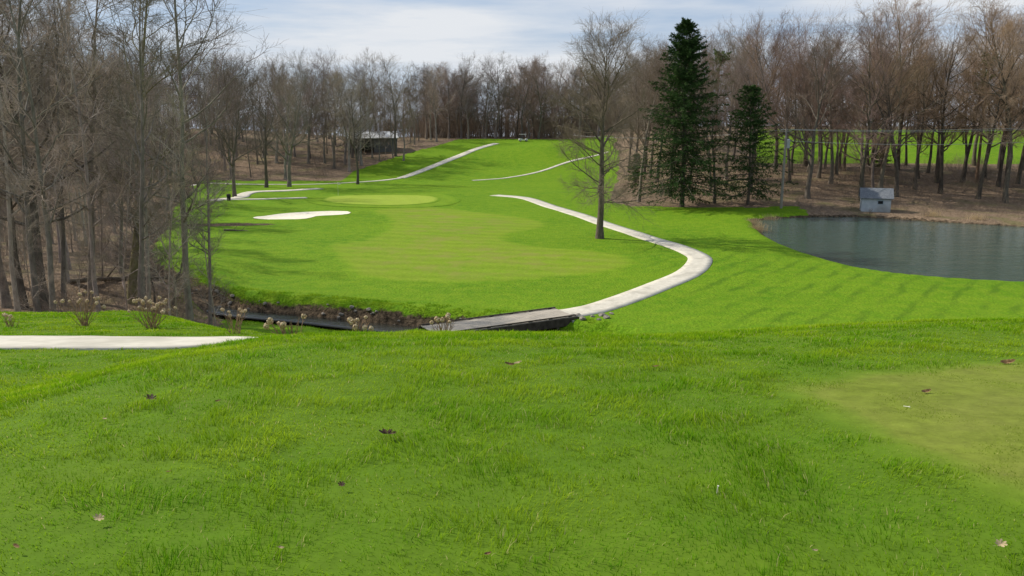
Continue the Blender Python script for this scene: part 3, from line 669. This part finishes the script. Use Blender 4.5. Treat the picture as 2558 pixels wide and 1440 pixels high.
# ---------------------------------------------------------------- fallen leaves and tees
def leaf_mesh(seed,lobed,mat,size):
    r=random.Random(seed); pts=[]; n=56
    for i in range(n):
        t=i/n*2*math.pi
        if lobed: k=.45+.55*abs(math.cos(3.5*t))**.7; pts.append((math.cos(t)*k,math.sin(t)*.72*k))
        else: pts.append((math.cos(t),math.sin(t)*.38*(1-.25*math.cos(t))))
    vs=[(0,0,.10)]; fs=[]
    for ring,f in((1,.5),(2,1)):
        for x,y in pts: vs.append((x*f,y*f,.08+.22*(x*f)**2*r.uniform(.8,1.2)+r.uniform(-.05,.05)*f+.4*abs(y*f)))
    for i in range(n):
        j=(i+1)%n; fs.append((0,1+i,1+j)); fs.append((1+i,1+n+i,1+n+j,1+j))
    k=len(vs); vs+=[(-.9,-.03,.1),(-.9,.03,.1),(-1.5,.02,.3),(-1.5,-.02,.3)]; fs.append((k,k+1,k+2,k+3))
    me=bpy.data.meshes.new('fallen_leaf'); me.from_pydata([(a*size,b*size,c*size) for a,b,c in vs],[],fs); me.materials.append(mat); return me
LV=[(378,1008,.045,1,'darkleaf','dark curled leaf on the grass at the left below the near path'),(968,1100,.058,1,'darkleaf','dark lobed oak leaf lying in the middle of the near grass'),(1272,921,.05,0,'leaf','larger left leaf of the brown pair near the top of the near grass'),(1294,917,.038,0,'paleleaf','paler right leaf of the brown pair near the top of the near grass'),
(1638,926,.03,0,'leaf','small brown leaf right of the leaf pair near the slope edge'),(2516,911,.065,0,'leaf','pale brown leaf at the back of the tee near the right edge'),(2312,985,.045,0,'leaf','narrow reddish brown leaf on the short tee turf'),(855,1228,.022,1,'darkleaf','small brown leaf low left of the lobed oak leaf'),
(250,1314,.026,1,'paleleaf','tan crumpled leaf low at the left of the near grass'),(1218,1404,.018,0,'leaf','small brown leaf at the bottom centre'),(2034,1396,.016,0,'paleleaf','small pale leaf at the bottom right of centre'),(704,1388,.014,0,'paleleaf','tiny pale leaf at the bottom left of centre'),
(45,1385,.018,0,'leaf','small brown leaf in the bottom left corner'),(265,1060,.018,0,'paleleaf','small tan leaf below and left of the dark curled leaf'),(424,1195,.016,0,'leaf','small brown leaf midway down the left side of the near grass'),(546,1014,.020,0,'leaf','small brown leaf right of the dark curled leaf'),(2496,1380,.028,1,'paleleaf','tan leaf in the bottom right corner')]
for i,(px,py,s,lob,mt,lab) in enumerate(LV):
    x,y=at(px,py); me=leaf_mesh(i,lob,M[mt],s); o=link('fallen_leaf',me); o.location=(x,y,H1(x,y)+(.016 if px>2250 and 900<py<1200 else .034)); o.rotation_euler=(random.uniform(-.2,.3)+.15,random.uniform(-.3,.3),random.uniform(-.7,.7)); tag(o,lab,'leaf')
def tee(px,py,lab,tilt,s=1):
    x,y=at(px,py); e=empty('golf_tee',(x,y,H1(x,y)+.015),.4,lab,'golf tee'); e.rotation_euler=(tilt,0,.6); e.scale=(s,s,s)
    m=MB(); m.tube((0,0,0),(0,0,.055),.0025,.0035,8); m.build('shaft',M['whiteplastic'],e); m=MB(); m.tube((0,0,.055),(0,0,.066),.0035,.0075,10); m.build('cup',M['whiteplastic'],e)
tee(2256,1020,'white golf tee lying on the short tee turf',1.4,.7); tee(1790,1240,'pale golf tee standing in the longer grass left of the tee box',.15,.62)

# ---------------------------------------------------------------- pump house
x,y=pxz(2198,540,PZ); e=empty('pump_house',(x,y+1.7,-.85),math.radians(-20),'small pale blue-grey pump house with a grey roof at the far pond edge','building')
W_,D_,Hh=3.6,3.2,2.0; gz_=.75
m=MB(); m.box((0,0,gz_/2-.3),(W_+.16,D_+.16,gz_+.6)); m.build('foundation',M['block'],e,.02)
m=MB(); hw,hd=W_/2,D_/2; z0,z1,zr=gz_+.02,gz_+Hh,gz_+Hh+1.05
m.poly([(-hw,-hd,z0),(hw,-hd,z0),(hw,hd,z0),(-hw,hd,z0),(-hw,-hd,z1),(hw,-hd,z1),(hw,hd,z1),(-hw,hd,z1),(-hw,0,zr-.05),(hw,0,zr-.05)],[(0,1,5,4),(2,3,7,6),(1,2,6,9,5),(3,0,4,8,7),(0,3,2,1)])
m.build('wall',M['white'],e)
m=MB(); ov=.28
for s in(-1,1):
    y0=s*(hd+ov); zz=z1-ov*(zr-z1)/hd
    m.poly([(-hw-ov,y0,zz),(hw+ov,y0,zz),(hw+ov,0,zr),(-hw-ov,0,zr),(-hw-ov,y0,zz+.09),(hw+ov,y0,zz+.09),(hw+ov,0,zr+.09),(-hw-ov,0,zr+.09)],[(0,1,2,3),(4,5,6,7),(0,1,5,4),(1,2,6,5),(2,3,7,6),(3,0,4,7)])
m.build('roof',M['roof'],e)
m=MB(); m.box((-hw-.02,.1,gz_+1.0),(.06,.8,1.9)); m.build('door',M['bluewhite'],e); 
m=MB(); m.box((.5,-hd-.02,gz_+1.35),(.6,.05,.4)); w=m.build('window',M['dark'],e)
m=MB(); 
for a_,b_,c_,d_ in((.5,gz_+1.59,.76,.07),(.5,gz_+1.11,.76,.07),(.16,gz_+1.35,.07,.4),(.84,gz_+1.35,.07,.4)): m.box((a_,-hd-.04,b_),(c_,.06,d_))
m.build('frame',M['bluewhite'],w)
e2=empty('dock',(x+.1,y-.9,PZ),math.radians(-20),'low dark wooden dock at the water beside the pump house','dock')
m=MB()
for i in range(12): m.box((-1.5+i*.27,0,.25),(.24,1.6,.05))
m.build('deck',M['wood'],e2)
for a_ in(-1.4,1.4):
    for b_ in(-.7,.7):
        m=MB(); m.tube((a_,b_,-1.2),(a_,b_,.4),.07); m.build('post',M['darkwood'],e2)
px_,py_=pxz(1951,520,.1)
def upole(x,y,h,label,tr=True):
    e=empty('utility_pole',(x,y,H1(x,y)),.15,label,'utility pole'); m=MB(); m.tube((0,0,-.5),(0,0,h),.19,.14,12); m.build('pole',M['polewood'],e)
    m=MB(); m.box((0,.12,h-.35),(1.7,.1,.12)); m.build('crossarm',M['polewood'],e)
    for s in(-.75,0,.75):
        m=MB(); m.tube((s,.12,h-.28),(s,.12,h-.1),.035,.05,8); m.build('insulator',M['grey'],e)
    if tr:
        m=MB(); m.tube((.34,-.1,h-2.6),(.34,-.1,h-1.5),.26,.26,14); m.tube((.34,-.1,h-1.5),(.34,-.1,h-1.35),.26,.12,14); m.build('transformer',M['grey'],e)
    return e
P1=(px_,py_); P2=(88,116); h1=topz(1950,322,py_)-H1(*P1)
upole(px_,py_,h1,'grey wooden utility pole with a transformer between the short spruce and the pond'); h2=11.3
upole(P2[0],P2[1],h2,'plain utility pole outside the right edge carrying the wires',False)
def wire(a,b,sag,lab):
    a=np.array(a);b=np.array(b); t=np.linspace(0,1,24)[:,None]; P=a+(b-a)*t; P[:,2]-=sag*4*(t*(1-t))[:,0]
    v,q=tubes(P[None],np.full((1,24),.028),5); o=link('power_line',np_mesh('power_line',v,q),M['wire']); tag(o,lab,'cable')
zt1=H1(*P1)+h1-.1; zt2=H1(*P2)+h2-.1
wire((P1[0]-.7,P1[1],zt1),(P2[0]-.7,P2[1],zt2),.7,'nearest upper power line running right from the utility pole')
wire((P1[0]+.7,P1[1]+.2,zt1),(P2[0]+.7,P2[1]+.2,zt2+.1),.5,'topmost power line running right from the utility pole')
wire((P1[0],P1[1],zt1-1.5),(P2[0],P2[1],zt2-1.6),.9,'lower slack cable running right from below the transformer')
wire((P1[0],P1[1],zt1),(P1[0]-26,P1[1]+40,zt1-1.5),.8,'power line running left from the utility pole into the wood')
x,y=at(930,377); y=min(y,205); e=empty('open_shed',(x,y,H1(x,y)-.4),math.radians(14),'long open-fronted shed with a pale metal roof half hidden in the wood','shed')
e.scale=(.92,.92,1.12)
m=MB(); L2,D2=12.5,6
m.box((0,D2/2,1.9),(L2,.15,3.8)); m.box((-L2/2,0,1.6),(.15,D2,3.2)); m.box((L2/2,0,1.6),(.15,D2,3.2)); m.box((3.2,-D2/2+.08,1.5),(6.1,.12,3.0)); m.build('wall',M['shedwall'],e)
for i in range(5): m=MB(); m.box((-L2/2+.2+i*1.55,-D2/2+.1,1.6),(.18,.18,3.2)); m.build('post',M['darkwood'],e)
m=MB(); z0=3.15; z1=4.5
m.poly([(-L2/2-.5,-D2/2-.5,z0),(L2/2+.5,-D2/2-.5,z0),(L2/2+.5,.6,z1),(-L2/2-.5,.6,z1),(-L2/2-.5,D2/2+.4,z0+.6),(L2/2+.5,D2/2+.4,z0+.6)],[(0,1,2,3),(3,2,5,4)])
o=m.build('roof',M['metalroof'],e); s=o.modifiers.new('s','SOLIDIFY'); s.thickness=.12
for i,px in enumerate((862,878,894,910,930,948,964,982,1008)):
    xx,yy=at(px,388+7*(i%3)); place(FOREST[i%5] if i%3 else SLIM[i%2],xx,yy,random.uniform(12,20),'bare_tree','bare tree standing right in front of the open shed in the wood',col=cj(GREY),tw=cj(BRN),group='trees in front of the shed',wide=.95)
x,y=at(1307,354); e=empty('golf_cart',(x,y,H1(x,y)),math.radians(8),'tiny pale golf cart with a roof parked on the crest of the far hill','golf cart')
m=MB(); m.poly([(-1.15,-.58,.32),(1.15,-.58,.32),(1.2,-.58,.62),(.75,-.58,.85),(.55,-.58,.5),(-.25,-.58,.5),(-.3,-.58,.78),(-1.15,-.58,.8)]+[(-1.15,.58,.32),(1.15,.58,.32),(1.2,.58,.62),(.75,.58,.85),(.55,.58,.5),(-.25,.58,.5),(-.3,.58,.78),(-1.15,.58,.8)],[(0,1,2,3,4,5,6,7),(8,9,10,11,12,13,14,15)]+[(i,(i+1)%8,8+(i+1)%8,8+i) for i in range(8)])
m.build('body',M['cartbody'],e)
m=MB(); m.box((-.5,0,.88),(.5,1.05,.16)); m.box((-.78,0,1.15),(.12,1.05,.45)); m.build('seat',M['rubber'],e,.03)
m=MB(); m.box((-.1,0,1.86),(1.8,1.2,.07)); m.build('roof',M['cartbody'],e,.03)
m=MB()
for s in(-.52,.52): m.tube((.75,s,.8),(.5,s,1.84),.025); m.tube((-.9,s,.8),(-.85,s,1.84),.025)
m.build('roof_support',M['rubber'],e)
for a_ in(-.78,.82):
    for s in(-.52,.52):
        m=MB(); m.tube((a_,s-.09,.23),(a_,s+.09,.23),.23,.23,16); w=m.build('wheel',M['rubber'],e); m=MB(); m.tube((a_,s-.1,.23),(a_,s+.1,.23),.11,.11,12); m.build('rim',M['whiteplastic'],w)
m=MB(); m.tube((.5,-.25,.6),(.3,-.25,1.1),.02); m.tube((.3,-.25,1.1),(.29,-.25,1.12),.17,.17,14); m.build('steering_wheel',M['rubber'],e)
x,y=pxz(845,489,0); e=empty('golf_flag',(x,y,H1(x,y)+.08),0,'small white flag on a thin pole at the back left of the putting green','flag')
m=MB(); m.tube((0,0,0),(0,0,2.2),.018,.014); m.build('pole',M['whiteplastic'],e)
m=MB(); m.poly([(0,0,2.15),(.48,.03,2.05),(.46,.06,1.8),(0,0,1.78),(.24,-.05,2.1),(.24,-.03,1.78)],[(0,4,5,3),(4,1,2,5)]); o=m.build('flag_cloth',M['whiteplastic'],e); s=o.modifiers.new('s','SOLIDIFY'); s.thickness=.01
x,y=at(572,502); e=empty('litter_bin',(x,y,H1(x,y)),0,'dark litter bin beside the far cart path at the left','bin')
m=MB(); m.tube((0,0,.05),(0,0,.85),.26,.31,14); m.build('body',M['rubber'],e); m=MB(); m.tube((0,0,.86),(0,0,.95),.34,.30,14); m.tube((0,0,.95),(0,0,1.05),.30,.12,14); m.build('lid',M['darkwood'],e)
def reeds(px,py,n,h,lab,z=-.3):
    x,y=pxz(px,py,z); rng=np.random.default_rng(px); P=np.column_stack([rng.normal(size=n)*.55,rng.normal(size=n)*.4,np.full(n,-.1)]); D=np.column_stack([rng.normal(size=n)*.25,rng.normal(size=n)*.25,np.ones(n)])
    b=grow(rng,P,D,h*rng.uniform(.5,1.1,n),np.full(n,.012),5,.1,-.02,.3); o=link('reed_clump',np_mesh('reed_clump',*tubes(b[0],b[2],3)),M['tan']); o.location=(x,y,H1(x,y)); tag(o,lab,'reeds')
reeds(1895,575,260,1.1,'tan reed clump at the near left corner of the pond'); reeds(1925,545,200,1.2,'tan reeds on the far shore near the left end of the pond'); reeds(1880,555,200,.8,'short tan reeds on the left tip of the pond'); reeds(2330,545,200,1.0,'pale reeds on the far pond bank right of the pump house'); reeds(2440,552,180,.9,'pale reeds on the far pond bank near the right edge')
def log(px,py,L,r,rz,lab):
    x,y=at(px,py); rng=np.random.default_rng(px); b=grow(rng,np.array([[-L/2,0,0.]]),np.array([[1,0,0.]]),np.array([L]),np.array([r]),8,.06,0,.5); c=spawn(rng,*b,np.array([L]),5,.2,.9,.9,.7); c2=grow(rng,c[0],c[1],np.full(5,L*.25),np.full(5,r*.35),4,.1,.05,.4)
    o=link('fallen_log',np_mesh('fallen_log',*merge([tubes(b[0],b[2],8),tubes(c2[0],c2[2],5)]),smooth=True),M['bark'],color=(.16,.13,.10,1)); o.location=(x,y,H1(x,y)+r); o.rotation_euler=(0,0,rz); tag(o,lab,'log')
log(455,466,6,.22,.1,'fallen log at the wood edge behind the left creek'); log(440,500,5,.18,.3,'fallen log on the creek bank left of the far path'); log(300,700,6,.18,.5,'fallen branch on the floor of the left wood'); log(600,577,3.5,.10,.05,'dead branch lying on the brown debris below the bunker')

# ---------------------------------------------------------------- light, sky, camera
el=math.radians(41); sd=Vector((-.93,.37,0)).normalized()*math.cos(el); sd.z=math.sin(el)
l=bpy.data.lights.new('sun','SUN'); l.energy=5.0; l.angle=math.radians(.6); l.color=(1,.935,.80); lo=bpy.data.objects.new('sun',l); COL.objects.link(lo); lo.rotation_euler=sd.to_track_quat('Z','Y').to_euler()
w=bpy.data.worlds.new('World'); scene.world=w; w.use_nodes=True; nt=w.node_tree; bg=nt.nodes['Background']
sky=nd(nt,'ShaderNodeTexSky',sky_type='NISHITA'); sky.sun_disc=False; sky.sun_elevation=el; sky.sun_rotation=math.atan2(sd.x,sd.y)
tc=nd(nt,'ShaderNodeTexCoord'); mp=nd(nt,'ShaderNodeMapping'); mp.inputs['Scale'].default_value=(2.2,2.2,17); mp.inputs['Rotation'].default_value=(.03,-.05,0); lk(nt,tc.outputs['Generated'],mp.inputs['Vector'])
n1=noise(nt,mp.outputs[0],1.5,6,.55); n2=noise(nt,mp.outputs[0],.7,3,.5)
cl=mix(nt,remap(nt,n2,.35,.65),(5.5,6.3,7.5),(7.8,8.1,8.5))
bl=mix(nt,.6,sky.outputs[0],(4.0,5.4,7.9))
c=mix(nt,remap(nt,n1,.36,.62),bl,cl); lk(nt,c,bg.inputs['Color']); bg.inputs['Strength'].default_value=.10
cam=bpy.data.cameras.new('camera'); cam.sensor_width=36; cam.lens=36*F/2558; cam.clip_end=4000; cam.clip_start=.1
co=bpy.data.objects.new('camera',cam); COL.objects.link(co); co.location=(0,0,CAMZ); co.rotation_euler=(math.pi/2-PITCH,0,0); scene.camera=co
scene.view_settings.view_transform='Standard'; scene.view_settings.look='None'; scene.view_settings.exposure=0
